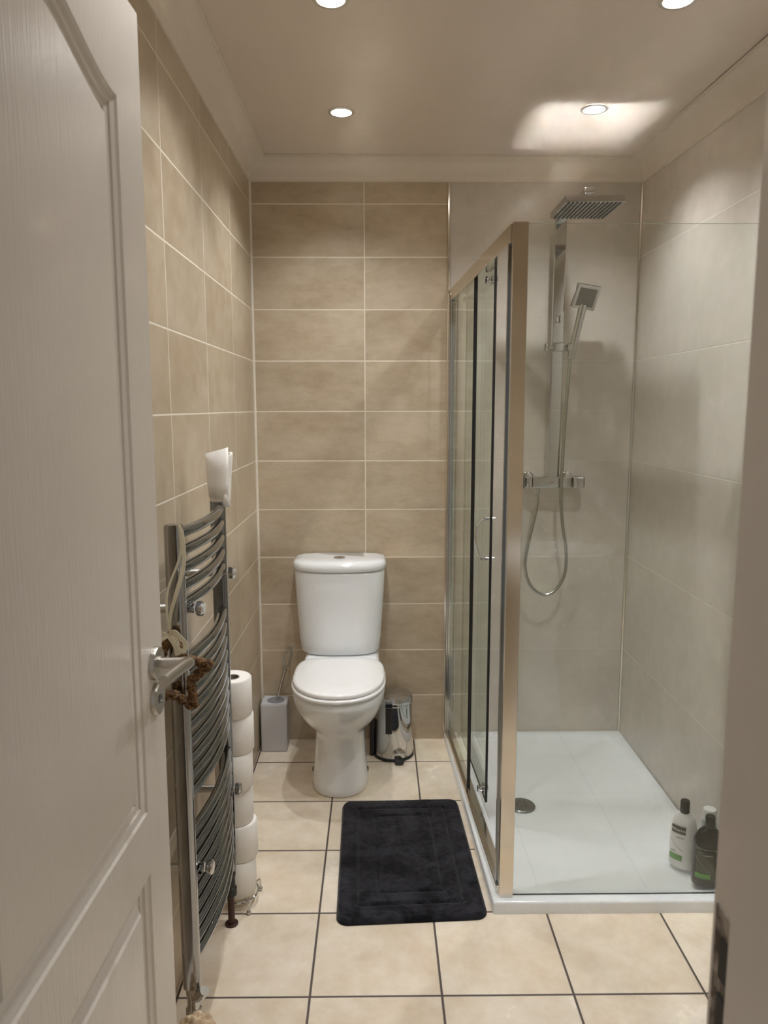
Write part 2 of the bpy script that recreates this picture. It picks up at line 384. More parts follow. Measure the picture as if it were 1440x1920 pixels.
# ------------------------------------------------------------------ shower tray
t = thing('shower_tray', (.68, 2.48, 0), 'low white rectangular shower tray with a round waste', 'shower tray')
def rrect(x0, y0, x1, y1, r, skew=(0, 0), n=6):
    o = []
    for cx, cy, a0 in ((x1-r, y0+r, -pi/2), (x1-r, y1-r, 0), (x0+r, y1-r, pi/2), (x0+r, y0+r, pi)):
        for k in range(n+1):
            a = a0+pi/2*k/n; o.append((cx+r*math.cos(a), cy+r*math.sin(a)))
    return o
def tray_ring(inset, r, z, ib=None):
    x0, y0, x1, y1 = 0+inset, 1.925+inset, XR-.001-inset, YB-.002-(ib or inset)
    pts = rrect(0, y0, 1, y1, r)
    out = []
    for (x, y) in rrect(.3+inset, y0, x1, y1, r):
        f = (x1-x)/(x1-.3-inset); left = .3045 - .0345*(y-2.49)
        out.append((x + f*(left-.3), y, z))
    return out
b = BM()
loops(b, [tray_ring(0, .006, 0), tray_ring(0, .006, .030), tray_ring(.002, .008, .035), tray_ring(.007, .010, .037), tray_ring(.047, .03, .0368), tray_ring(.051, .033, .0350), tray_ring(.060, .042, .0240), tray_ring(.066, .048, .0222), tray_ring(.26, .1, .0218), tray_ring(.33, .02, .0218)], True, True)
finish('tray_body', b, M['acrylic'], t, 50)
b = BM(); lathe(b, [(.048, .0), (.048, .004), (.044, .0075), (.020, .009), (.0005, .009)], (.507, 2.46, .0225), 40)
w = finish('waste_cover', b, pbr('waste_chrome', rgb(120,122,122), .22, 1), t); tag(w, 'round dull chrome waste cover')
b = BM()
for k in range(7): 
    a = 2*pi*k/7; lathe(b, [(.0035, 0), (.0035, .0006)], (.507+.018*math.cos(a), 2.46+.018*math.sin(a), .0312), 10)
finish('waste_hole', b, M['dark'], w)

# ------------------------------------------------------------------ shower enclosure
t = thing('shower_enclosure', (.36, 1.96, .037), 'chrome framed shower enclosure with sliding glass door and clear front panel', 'shower screen')
A, Bp = Vector((.305, YB-.003, 0)), Vector((.356, 1.96, 0))
ed = (Bp-A).normalized(); en = Vector((ed.y, -ed.x, 0))     # en points to the room (-x)
if en.x > 0: en = -en
def ep(y, d, z):      # point on side line at room depth y, offset d towards the room
    tt = (y-A.y)/(Bp.y-A.y); return A + (Bp-A)*tt + en*d + Vector((0,0,z))
def ebox(bm, y0, y1, d0, d1, z0, z1, bev=0, mi=0):
    X = Matrix(((-ed.x, en.x, 0, 0), (-ed.y, en.y, 0, 0), (0, 0, 1, 0), (0, 0, 0, 1)))
    org = ep(y0, 0, 0); L = (ep(y1, 0, 0)-ep(y0, 0, 0)).length
    return box(bm, (-L if y1 < y0 else 0, d0, z0), (0 if y1 < y0 else L, d1, z1), bev, 2, Matrix.Translation(org) @ X, mi)
ZT = 1.876; ZB = .037
b = BM(); ebox(b, 1.965, YB-.012, -.018, .016, ZT-.048, ZT-.001, .002); finish('top_rail', b, M['alu'], t)
b = BM(); ebox(b, 1.965, YB-.012, -.018, .018, ZB, ZB+.022, .004); ebox(b, 1.965, YB-.012, .004, .009, ZB+.018, ZB+.034, .001); finish('bottom_rail', b, M['alu'], t)
b = BM(); ebox(b, YB-.034, YB-.003, -.022, .020, ZB, ZT-.018, .005, 0); ebox(b, YB-.05, YB-.034, -.008, .014, ZB+.02, ZT-.05, .004); finish('wall_channel', b, M['chrome'], t)
b = BM(); box(b, (.343, 1.945, ZB), (.383, 1.982, ZT), .0025, 2); finish('corner_post', b, M['alu'], t)
b = BM(); box(b, (.338, 1.980, ZB), (.352, 1.992, ZT-.045), .001); finish('door_seal_strip', b, M['rail_chrome'], t)
def pane(name, fn, parent, nearedge, faredge=None):
    b = BM(); fn(b); b.faces.ensure_lookup_table()
    for f in b.faces:
        f.material_index = 0
    o = finish(name, b, None, parent, 0, [M['glass'], M['glass_edge'], M['glass_edge_light']])
    return o
def glassbox(b, y0, y1, d0, d1, z0, z1): ebox(b, y0, y1, d0, d1, z0, z1)
def color_edges(o, axis_dir, thin):
    for p in o.data.polygons:
        if abs(p.normal.dot(axis_dir)) < .9: p.material_index = thin
o = pane('fixed_pane', lambda b: glassbox(b, 2.515, YB-.040, .002, .009, ZB+.02, ZT-.04), t, 0); color_edges(o, en, 1)
b = BM(); ebox(b, 2.510, 2.516, -.001, .011, ZB+.02, ZT-.045, .001); finish('seal', b, M['rubber'], o)
sd = pane('sliding_door', lambda b: glassbox(b, 2.376, 2.90, -.034, -.028, ZB+.05, ZT-.02), t, 0); color_edges(sd, en, 1)
tag(sd, 'sliding glass door pushed half open')
b = BM(); ebox(b, 2.370, 2.376, -.035, -.027, ZB+.05, ZT-.02, .001); finish('seal', b, M['rubber'], sd)
for yy, zz in ((2.42, ZT-.065), (2.85, ZT-.065), (2.42, ZB+.075), (2.85, ZB+.075)):
    b = BM(); rm = rotto(en)
    lathe(b, [(.012, -.016), (.012, .004), (.009, .005), (.006, .014), (.011, .014), (.011, .020)], ep(yy, -.030, zz), 24, rm)
    box(b, (-.014, -.010, -.004), (.014, .016, .002), .002, 2, Matrix.Translation(ep(yy, -.030, zz)) @ rm)
    finish('roller', b, M['chrome'], sd)
# bow handle
hy, h0, h1 = 2.41, .922, 1.055
b = BM()
tube(b, spline([ep(hy, -.034, h1), ep(hy, -.012, h1), ep(hy+.0, .004, h1-.02), ep(hy, .012, (h0+h1)/2), ep(hy, .004, h0+.02), ep(hy, -.012, h0), ep(hy, -.034, h0)], 8), .0042, 10)
for zz in (h0, h1): tube(b, [ep(hy, -.052, zz), ep(hy, -.012, zz)], .0055, 12)
finish('handle', b, M['chrome'], sd)
b = BM(); box(b, (.383, 1.956, ZB+.0005), (XR-.006, 1.962, ZT-.003)); fp = finish('front_pane', b, None, t, 0, [M['glass'], M['glass_edge'], M['glass_edge_light']])
for p in fp.data.polygons:
    if abs(p.normal.y) < .9: p.material_index = 2 if p.normal.z > .5 else 1
b = BM(); box(b, (XR-.02, 1.948, ZB), (XR-.001, 1.970, ZT), .001); finish('wall_channel', b, M['alu'], t)

# ------------------------------------------------------------------ shower mixer and riser
t = thing('shower_mixer', (.70, YB-.01, 1.12), 'chrome square shower mixer with rigid riser, square overhead rose and hose', 'shower')
yv = 2.975
b = BM(); box(b, (.62, yv-.024, 1.097), (.775, yv+.024, 1.140), .004, 3); box(b, (.595, yv-.022, 1.099), (.618, yv+.022, 1.138), .003); vb = finish('valve_body', b, M['chrome'], t)
for x in (.612, .775):
    b = BM(); lathe(b, [(.034, 0), (.034, .008), (.028, .012), (.014, .013), (.014, .05)], (x, YB-.002, 1.122), 32, rotto((0,-1,0))); finish('wall_flange', b, M['chrome'], t)
b = BM(); box(b, (.779, yv-.026, 1.094), (.829, yv+.026, 1.143), .009, 3); finish('temperature_knob', b, M['chrome'], t)
b = BM(); box(b, (.560, yv-.026, 1.094), (.592, yv+.026, 1.143), .006, 3); finish('flow_knob', b, M['rail_chrome'], t)
b = BM(); box(b, (.685, yv-.0246, 1.116), (.703, yv-.0238, 1.119)); finish('red_mark', b, M['red'], vb, 0)
# riser: flat rectangular tube, arm and rose
b = BM(); box(b, (.684, yv-.009, 1.135), (.728, yv+.009, 2.129), .003, 2); finish('riser', b, M['chrome'], t)
b = BM(); box(b, (.690, 2.590, 2.116), (.722, yv+.009, 2.136), .004, 3); finish('overhead_arm', b, M['chrome'], t)
b = BM(); box(b, (.702, YB-.056, 1.925), (.720, YB-.001, 1.960), .002); finish('upper_bracket', b, M['chrome'], t)
b = BM(); box(b, (.697, YB-.075, 1.74), (.712, yv-.012, 1.765), .003); finish('diverter_clip', b, M['chrome'], t)
HX0, HX1, HY0, HY1, HZ = .604, .795, 2.485, 2.705, 2.062
b = BM(); box(b, (HX0, HY0, HZ), (HX1, HY1, HZ+.022), .002, 2); rose = finish('shower_rose', b, pbr('rose_chrome', rgb(196,196,196), .14, 1), t)
b = BM(); lathe(b, [(.016, 0), (.016, .012), (.011, .014), (.011, .05)], (.705, 2.608, HZ+.020), 24); finish('rose_joint', b, M['chrome'], t)
b = BM()
for k in range(13):
    x = HX0+.013+k*(HX1-HX0-.026)/12
    box(b, (x-.0035, HY0+.010, HZ-.0025), (x+.0035, HY1-.010, HZ+.001), .001, 1)
finish('nozzle_strips', b, pbr('grey_nozzle_rubber', rgb(92,94,88), .5), rose)
# slider + hand shower
b = BM(); box(b, (.668, yv-.012, 1.640), (.755, yv+.012, 1.652), .002); box(b, (.688, yv-.016, 1.630), (.734, yv+.014, 1.664), .004); box(b, (.655, yv-.010, 1.632), (.668, yv+.01, 1.660), .003); box(b, (.738, yv-.045, 1.628), (.772, yv-.002, 1.660), .006, 3)
finish('slider_bracket', b, M['chrome'], t)
g0, g1 = Vector((.752, yv-.028, 1.600)), Vector((.785, yv-.065, 1.800))
b = BM(); tube(b, [g0, g0.lerp(g1, .3), g0.lerp(g1, .75), g1], .012, 12, rad=lambda u: .0125+.004*u); hs_ = finish('hand_shower', b, M['chrome'], t)
hd = (g1-g0).normalized(); side = Vector((1, .08, .05)).normalized(); fw = hd.cross(side).normalized(); side = fw.cross(hd).normalized()
if fw.y > 0: fw = -fw; side = -side
fw = (fw + Vector((.0, 0, -.25))).normalized(); hd2 = side.cross(fw).normalized(); hd2 = hd2 if hd2.z > 0 else -hd2
mt = Matrix(((side.x, hd2.x, fw.x, 0), (side.y, hd2.y, fw.y, 0), (side.z, hd2.z, fw.z, 0), (0,0,0,1)))
mt = Matrix.Translation(g1 + hd2*.030) @ mt
b = BM(); box(b, (-.046, -.046, -.009), (.046, .046, .009), .004, 2, mt); hh = finish('hand_shower_head', b, M['chrome'], hs_)
b = BM()
box(b, (-.034, -.034, .008), (.034, .034, .0098), .0005, 1, mt); nf = finish('nozzle_face', b, pbr('nozzle_face_grey', rgb(132,132,126), .4), hs_)
# hose
hose = [g0+Vector((0,0,0)), (.745, yv-.030, 1.50), (.738, yv-.030, 1.36), (.733, yv-.032, 1.20), (.731, yv-.034, 1.06), (.742, yv-.03, .95), (.760, yv-.03, .84), (.757, yv-.03, .75), (.728, yv-.03, .69), (.690, yv-.03, .664), (.650, yv-.03, .672), (.614, yv-.03, .712), (.596, yv-.03, .78), (.604, yv-.03, .86), (.624, yv-.025, .95), (.640, yv-.015, 1.03), (.644, yv-.004, 1.098)]
b = BM(); tube(b, spline(hose, 12), .0068, 10); m = NT('hose_metal'); m.b.inputs['Metallic'].default_value = 1; m.b.inputs['Base Color'].default_value = rgb(178,178,174); m.b.inputs['Roughness'].default_value = .25
finish('hose', b, m.m, t)
b = BM(); lathe(b, [(.010, 0), (.010, .022), (.008, .024)], (.644, yv-.004, 1.076), 16); finish('hose_nut', b, M['chrome'], t)

# ------------------------------------------------------------------ toilet
CX = -.142
def sect(z, hw, yf, yb, ef=2.2, eb=3.5, n=48, cx=CX, ym=None):
    ym = ym if ym is not None else (yf + min(hw*1.25, (yb-yf)*.6)); o = []
    for k in range(n):
        a = 2*pi*k/n; c, s = math.cos(a), math.sin(a)
        e = ef if s < 0 else eb; L = (ym-yf) if s < 0 else (yb-ym)
        o.append((cx + hw*math.copysign(abs(c)**(2/e), c), ym + L*math.copysign(abs(s)**(2/e), s), z))
    return o
t = thing('toilet', (CX, 2.75, 0), 'white close-coupled toilet with its lid closed against the back wall', 'toilet')
b = BM()
loops(b, [sect(0, .103, 2.566, 2.93), sect(.006, .107, 2.560, 2.935), sect(.03, .105, 2.565, 2.935), sect(.12, .096, 2.585, 2.935), sect(.20, .092, 2.592, 2.94), sect(.225, .095, 2.583, 2.945), sect(.245, .107, 2.560, 2.95), sect(.27, .127, 2.525, 2.955), sect(.30, .144, 2.492, 2.96), sect(.335, .158, 2.462, 2.965), sect(.36, .165, 2.447, 2.97), sect(.375, .168, 2.441, 2.975), sect(.395, .170, 2.438, 2.98), sect(.405, .166, 2.444, 2.98), sect(.408, .155, 2.457, 2.97)])
pan = finish('pan', b, M['ceramic'], t, 60)
b = BM(); box(b, (CX-.15, 2.86, .36), (CX+.15, 3.035, .432), .02, 4); finish('cistern_shelf', b, M['ceramic'], t)
for sx in (-1, 1):
    b = BM(); lathe(b, [(.011, 0), (.011, .003), (.006, .006)], (CX+sx*.1015, 2.70, .045), 16, rotto((sx, 0, 0))); finish('floor_bolt_cap', b, M['dark'], pan)
b = BM(); loops(b, [sect(.409, .166, 2.440, 2.84, 2.2, 4), sect(.411, .171, 2.433, 2.845, 2.2, 4), sect(.419, .173, 2.431, 2.845, 2.2, 4), sect(.423, .170, 2.435, 2.84, 2.2, 4)])
finish('seat', b, M['seat'], t, 60)
b = BM(); loops(b, [sect(.4255, .160, 2.447, 2.835, 2.15, 4), sect(.4275, .167, 2.440, 2.84, 2.15, 4), sect(.436, .1685, 2.438, 2.84, 2.15, 4), sect(.441, .165, 2.443, 2.837, 2.15, 4), sect(.4435, .155, 2.456, 2.83, 2.15, 4), sect(.445, .10, 2.53, 2.80, 2.15, 4)])
finish('lid', b, M['seat'], t, 60)
for sx in (-1, 1):
    b = BM(); tube(b, [(CX+sx*.075-.018, 2.848, .428), (CX+sx*.075+.018, 2.848, .428)], .010, 14); finish('hinge', b, M['whiteplastic'], t)
CT = -.150
def cs(z, hw, yf, r=4.5): return sect(z, hw, yf, 3.040, 2.7, 14, 64, CT, 2.955)
b = BM(); loops(b, [cs(.432, .142, 2.885), cs(.437, .152, 2.872), cs(.45, .160, 2.866), cs(.50, .1655, 2.861), cs(.60, .172, 2.857), cs(.70, .178, 2.853), cs(.765, .1815, 2.850), cs(.772, .180, 2.852), cs(.775, .172, 2.86)])
finish('cistern', b, M['ceramic'], t, 60)
b = BM(); loops(b, [cs(.776, .172, 2.857), cs(.779, .182, 2.847), cs(.785, .186, 2.842), cs(.797, .187, 2.841), cs(.808, .184, 2.845), cs(.815, .176, 2.855), cs(.819, .150, 2.88), cs(.820, .10, 2.92)])
cl = finish('cistern_lid', b, M['ceramic'], t, 60)
b = BM(); lathe(b, [(.023, 0), (.023, .003), (.020, .0045), (.0005, .0045)], (CT+.0, 2.935, .8195), 32); fb = finish('flush_button', b, M['chrome'], t)
b = BM(); box(b, (CT-.0008, 2.915, .8238), (CT+.0008, 2.955, .8243)); finish('button_split', b, M['dark'], fb, 0)

# ------------------------------------------------------------------ toilet brush
bx, by = -.428, 2.985
t = thing('toilet_brush_holder', (bx, by, 0), 'square silver-grey toilet brush holder in the corner beside the toilet', 'brush holder')
b = BM(); prism(b, [(bx-.053, by-.048), (bx+.053, by-.048), (bx+.053, by+.048), (bx-.053, by+.048)], 0, .206)
b2 = [e for e in b.edges]; bmesh.ops.bevel(b, geom=b2, offset=.004, segments=2, affect='EDGES')
finish('holder_body', b, M['grey_plastic'], t)
b = BM(); lathe(b, [(.036, 0), (.036, .0012), (.0005, .0012)], (bx+.004, by, .2055), 32); finish('holder_mouth', b, pbr('holder_shade', rgb(128,128,132), .5), t)
t = thing('toilet_brush', (bx+.01, by, .207), 'slim chrome handle of the toilet brush leaning out of its holder', 'toilet brush')
h0_, h1_ = Vector((bx+.008, by, .207)), Vector((bx+.068, by+.005, .430))
b = BM(); tube(b, [h0_, h0_.lerp(h1_, .55)], .006, 12); tube(b, [h0_.lerp(h1_, .54), h0_.lerp(h1_, .57), h0_.lerp(h1_, .60)], .0075, 12); finish('rod', b, M['chrome'], t)
b = BM(); q = h0_.lerp(h1_, .6); dd = (h1_-h0_).normalized(); sdv = Vector((1,0,-.27)).normalized()
tube(b, spline([q, q+dd*.02+sdv*.010, q+dd*.055+sdv*.011, q+dd*.09+sdv*.004, q+dd*.093-sdv*.004, q+dd*.055-sdv*.011, q+dd*.02-sdv*.010, q], 5), .0045, 8); finish('loop_grip', b, M['chrome'], t)

# ------------------------------------------------------------------ pedal bin
bx, by = .066, 2.920
t = thing('pedal_bin', (bx, by, 0), 'small polished steel pedal bin between toilet and shower', 'bin')
b = BM(); lathe(b, [(.078, .0), (.083, .002), (.083, .010), (.081, .013)], (bx, by, 0), 48); finish('base_ring', b, M['rubber'], t)
b = BM(); lathe(b, [(.080, .013), (.0795, .02), (.0755, .225), (.0765, .228)], (bx, by, 0), 56); finish('bin_body', b, M['chrome'], t)
b = BM(); lathe(b, [(.0775, .229), (.0785, .232), (.078, .250), (.073, .259), (.05, .265), (.0005, .268)], (bx, by, 0), 56); finish('bin_lid', b, M['chrome'], t)
b = BM(); box(b, (bx-.036, by-.0845, .228), (bx-.006, by-.070, .250), .003); finish('lid_tab', b, M['rail_chrome'], t)
b = BM(); prism(b, rrect(bx-.034, by-.0825, bx-.008, by-.07, .004), .12, .224); finish('carry_handle', b, M['rubber'], t)
b = BM(); box(b, (bx+.000, by-.094, .0), (bx+.040, by-.076, .014), .003); box(b, (bx+.004, by-.112, .004), (bx+.036, by-.090, .016), .004); finish('pedal', b, M['rubber'], t)
b = BM(); lathe(b, [(.026, 0), (.024, .006), (.012, .009), (.0005, .0095)], (bx+.020, by-.080, .040), 24, rotto((0,-1,.25)) @ Matrix.Diagonal((1.0,.55,1,1))); finish('pedal_guard', b, M['chrome'], t)
b = BM(); box(b, (bx-.098, by-.025, .0), (bx-.078, by+.02, .15), .006); finish('hinge_arm', b, M['rubber'], t)

# ------------------------------------------------------------------ bath mat
BLc, BRc, TRc, TLc = Vector((-.116,1.880)), Vector((.309,1.903)), Vector((.287,2.535)), Vector((-.126,2.521))
b = BM(); N1, N2 = 86, 124; hgt = .017
def matpt(u, v):
    # rounded corners: pull the corner points in
    U, Vv = .43, .64; r = .035
    x, y = (u-.5)*U, (v-.5)*Vv; ax, ay = abs(x), abs(y); cx_, cy_ = U/2-r, Vv/2-r
    if ax > cx_ and ay > cy_:
        dx, dy = ax-cx_, ay-cy_; L = max(dx, dy); d = math.hypot(dx, dy)
        if d > 0: k = L/d; ax, ay = cx_+dx*k, cy_+dy*k
    x, y = math.copysign(ax, x), math.copysign(ay, y)
    u2, v2 = x/U+.5, y/Vv+.5
    p = (BLc*(1-u2)+BRc*u2)*(1-v2) + (TLc*(1-u2)+TRc*u2)*v2
    return p, ax, ay
def edge_d(u, v): return min(u*.43, (1-u)*.43, v*.64, (1-v)*.64)
def rect_d(u, v, r):    # distance to a rectangle outline in metres
    u0, u1, v0, v1 = r
    du = max(u0-u, u-u1)*.43; dv = max(v0-v, v-v1)*.64
    return abs(max(du, dv)) if (du < 0 and dv < 0) or (du <= 0 or dv <= 0) else math.hypot(du, dv)
rows = []
for j in range(N2+1):
    row = []
    for i in range(N1+1):
        u, v = i/N1, j/N2; p, _, _ = matpt(u, v)
        e = edge_d(u, v); z = hgt*(1-max(0, 1-e/.012)**2.2*.75)
        for rc in ((.14, .86, .10, .905), (.285, .735, .185, .83)):
            d = rect_d(u, v, rc); z -= .0085*math.exp(-(d/.0042)**2)
        z -= .002*math.exp(-((e-.016)/.005)**2)
        z += .0012*noise.noise(Vector((u*9, v*13, 0))) + .0008*noise.noise(Vector((u*40, v*60, 3)))
        row.append(b.verts.new((p.x, p.y, z)))
    rows.append(row)
for j in range(N2):
    for i in range(N1): b.faces.new((rows[j][i], rows[j][i+1], rows[j+1][i+1], rows[j+1][i]))
per = [rows[0][i] for i in range(N1)] + [rows[j][N1] for j in range(N2)] + [rows[N2][i] for i in range(N1, 0, -1)] + [rows[j][0] for j in range(N2, 0, -1)]
low = [b.verts.new((v.co.x, v.co.y, .001)) for v in per]
for i in range(len(per)): b.faces.new((per[i], low[i], low[(i+1) % len(per)], per[(i+1) % len(per)]))
b.faces.new(low)
tag(finish('bath_mat', b, M['mat'], None, 60), 'charcoal velvety bath mat with two stitched rectangles in front of the shower door', 'bath mat')

# ------------------------------------------------------------------ towel rail
RX, RY0, RY1 = -.405, 1.478, 1.895
t = thing('towel_radiator', (RX, (RY0+RY1)/2, 0), 'tall chrome ladder towel radiator with bowed bars on the left wall', 'towel radiator')
def post(y, z0, z1):
    b = BM(); pts = rrect(RX-.020, y-.015, RX+.018, y+.015, .012, n=5)
    loops(b, [[(x, yy, z0) for x, yy in pts], [(x, yy, z1-.004) for x, yy in pts], [(RX+(x-RX)*.85, y+(yy-y)*.85, z1) for x, yy in pts]]); return b
for y in (RY0, RY1): finish('upright', post(y, .165, 1.185), pbr('upright_chrome', rgb(172,173,175), .09, 1) if y == RY0 else M['rail_chrome'], t)
zs = [1.165-.037*k for k in range(5)] + [.897-.0365*k for k in range(9)] + [.515-.0355*k for k in range(9)]
for z in zs:
    pts = [(RX+.003+.022*math.sin(pi*k/20)**.9, RY0+(RY1-RY0)*k/20, z) for k in range(21)]
    b = BM(); tube(b, pts, .0115, 12); finish('bar', b, M['rail_chrome'], t)
for z in (1.000, .415):
    for y in (RY0+.045, RY1-.03):
        b = BM(); tube(b, [(XL+.001, y, z), (RX+.024, y, z)], .010, 16); lathe(b, [(.022, 0), (.022, .006), (.012, .009)], (XL+.0005, y, z), 20, rotto((1,0,0)))
        br = finish('wall_bracket', b, M['chrome'], t)
        b = BM(); lathe(b, [(.014, 0), (.016, .004), (.016, .012), (.012, .016)], (RX+.022+.006, y, z), 24, rotto((1,0,0))); finish('bracket_cap', b, M['chrome'], br)
for y, lab in ((RY0, 0), (RY1, 1)):
    b = BM(); lathe(b, [(.017, 0), (.017, .02), (.013, .024), (.013, .055), (.015, .057), (.015, .075)], (RX, y, .090), 24)
    if not lab: tube(b, [(RX, y, .135), (RX+.018, y-.012, .150), (RX+.030, y-.018, .168)], .011, 14)
    vl = finish('valve', b, M['chrome'] if not lab else M['rubber'], t)
    b = BM(); tube(b, [(RX, y, 0), (RX, y, .09)], .0095, 14); lathe(b, [(.018, 0), (.018, .004), (.010, .006)], (RX, y, 0), 20); finish('pipe', b, M['pipe'], t)
tag(t.children[-1], 'dark brown pipe')

# ------------------------------------------------------------------ toilet rolls
def roll(x, y, z, R, H, label, group, seed, squash=0):
    rg = random.Random(seed); t = thing('toilet_roll', (x, y, z), label, 'toilet roll', group)
    n = 48; prof = [(.021, .002), (R-.003, 0), (R, .004), (R+.0005, H*.5), (R, H-.004), (R-.003, H), (.021, H-.002)]
    a0 = rg.random()*6; b = BM(); rings = []
    for r, zz in prof:
        ring = []
        for k in range(n):
            a = 2*pi*k/n; rr = r*(1+.012*math.sin(2*a+a0)+.006*math.sin(5*a+zz*60)) if r > .03 else r
            ring.append((x+rr*math.cos(a), y+rr*math.sin(a), z+zz))
        rings.append(ring)
    loops(b, rings + [rings[0]], False, False); bmesh.ops.remove_doubles(b, verts=b.verts[:], dist=1e-5)
    finish('paper', b, M['paper'], t, 50)
    b = BM(); ri, ro = .0185, .0205
    loops(b, [[(x+r*math.cos(2*pi*k/24), y+r*math.sin(2*pi*k/24), z+q) for k in range(24)] for r, q in ((ro, .001), (ro, H-.001), (ri, H-.001), (ri, .001), (ro, .001))], False, False)
    finish('core', b, M['card'], t)
    return t
SX, SY = -.405, 1.995
zb = .036
defs = [(.003, 0, .051, 'bottom roll of the tall stack, resting on the chrome ring stand'), (.006, .004, .053, 'second roll up in the tall stack, jutting slightly to the right'),
        (-.002, .006, .051, 'third roll up in the tall stack behind the towel radiator'), (.000, -.002, .052, 'fourth roll up, middle of the tall stack of white rolls'),
        (.003, .002, .0535, 'fifth roll up, directly under the top roll of the stack'), (.002, -.002, .0535, 'topmost white roll of the tall stack, its hollow core visible')]
z = zb; RH = .107
for i, (dx, dy, R, lab) in enumerate(defs):
    roll(SX+dx, SY+dy, z, R, RH-.0006, 'white toilet roll, '+lab, 'toilet rolls stacked behind the towel radiator', i); z += RH
t = thing('toilet_roll_stand', (SX, SY, 0), 'chrome ring stand on four ball feet under the stack of toilet rolls', 'roll stand')
b = BM(); tube(b, [(SX+.058*math.cos(2*pi*k/40), SY+.058*math.sin(2*pi*k/40), .031) for k in range(40)], .003, 8, closed=True); finish('ring', b, M['chrome'], t)
b = BM(); tube(b, [(SX+.034*math.cos(2*pi*k/32), SY+.034*math.sin(2*pi*k/32), .031) for k in range(32)], .0025, 8, closed=True)
for a in (-.98, .66, 2.2, 3.75): tube(b, [(SX+.003*math.cos(a), SY+.003*math.sin(a), .031), (SX+.060*math.cos(a), SY+.060*math.sin(a), .031)], .0022, 6)
finish('inner_ring', b, M['chrome'], t)
b = BM(); tube(b, [(SX, SY, .029), (SX, SY, z-.02)], .004, 10); finish('centre_pole', b, M['chrome'], t)
for a in (-.98, .66, 2.2, 3.75):
    b = BM(); c, s = math.cos(a), math.sin(a)
    tube(b, [(SX+.055*c, SY+.055*s, .032), (SX+.070*c, SY+.070*s, .038), (SX+.073*c, SY+.073*s, .034), (SX+.073*c, SY+.073*s, .012)], .0026, 8)
    lathe(b, [(.0007, .0)]+[(.0065*math.sin(q), .0065-.0065*math.cos(q)) for q in [pi*k/8 for k in range(1, 8)]]+[(.0007, .013)], (SX+.073*c, SY+.073*s, 0), 16); finish('foot', b, M['chrome'], t)
# nearly finished roll over the far upright
b = BM(); rings = []; n = 40; rx = RX+.005
for k, (zz, r, dx) in enumerate([(1.180, .024, .0), (1.186, .026, 0), (1.21, .0275, 0), (1.24, .029, .0), (1.27, .031, .001), (1.296, .033, .001), (1.298, .0325, .001), (1.296, .028, .001), (1.27, .025, 0), (1.187, .022, 0)]):
    ring = []
    for j in range(n):
        a = 2*pi*j/n; q = r*(1+.03*math.sin(3*a+1)+.015*math.sin(7*a+k*.5)*(k in (3,4,5,6)))
        ring.append((rx+dx+q*1.02*math.cos(a), RY1+.0+q*.9*math.sin(a), zz+.006*math.sin(a*2+.5)*(k >= 4 and k <= 7)))
    rings.append(ring)
loops(b, rings + [rings[0]], False, False); bmesh.ops.remove_doubles(b, verts=b.verts[:], dist=1e-5)
t = thing('used_toilet_roll', (rx, RY1, 1.186), 'nearly finished white toilet roll perched on top of the towel radiator', 'toilet roll')
finish('paper', b, M['paper'], t, 50)
b = BM(); pts = []
for j in range(9):
    a = -pi/2 + .95 - j*.25
    pts.append([(rx+rr*math.cos(a), RY1+rr*.92*math.sin(a), zz) for rr, zz in ((.0345, 1.300+.0022*(8-j)), (.0335, 1.262), (.031, 1.225), (.0285, 1.188+.0004*j))])
b2 = loops(b, pts, False, False, closed=False); 
ps = finish('loose_sheet', b, M['paper'], t, 50)
md = ps.modifiers.new('thickness', 'SOLIDIFY'); md.thickness = .0006
b = BM(); tube(b, [(rx+.012, RY1-.018, 1.192), (rx+.020, RY1-.022, 1.180), (rx+.022, RY1-.021, 1.168)], .012, 8, sx=.35); finish('paper_tail', b, M['paper'], t, 50)

# ------------------------------------------------------------------ hanging star
YS = 1.440
def px(u, v, y=YS):    # helper used only to derive fixed world positions at depth y
    f = 1401.5; a, bb = (u-720)/f, -(v-960)/f
    cp, sp_ = math.cos(PITCH), math.sin(PITCH); yy = cp+bb*sp_; zz = bb*cp-sp_
    X = math.cos(YAW)*a+math.sin(YAW)*yy; Y = -math.sin(YAW)*a+math.cos(YAW)*yy
    k = y/Y; return Vector((X*k, y, 1.416+zz*k))
c0 = Vector((-.412, YS, .888))
t = thing('hanging_star', c0, 'brown twisted twig star with a cream bow hanging on a ribbon behind the door handle', 'ornament')
R1, R2 = .082, .040; P = []
for k in range(5):
    a = pi/2 - .06 - k*2*pi/5; P.append(c0+Vector((R1*math.cos(a), 0, R1*math.sin(a)))); a -= pi/5; P.append(c0+Vector((R2*math.cos(a), 0, R2*math.sin(a))))
pts = []
for k in range(10):
    p, q = P[k], P[(k+1) % 10]
    for j in range(14): pts.append(p.lerp(q, j/14))
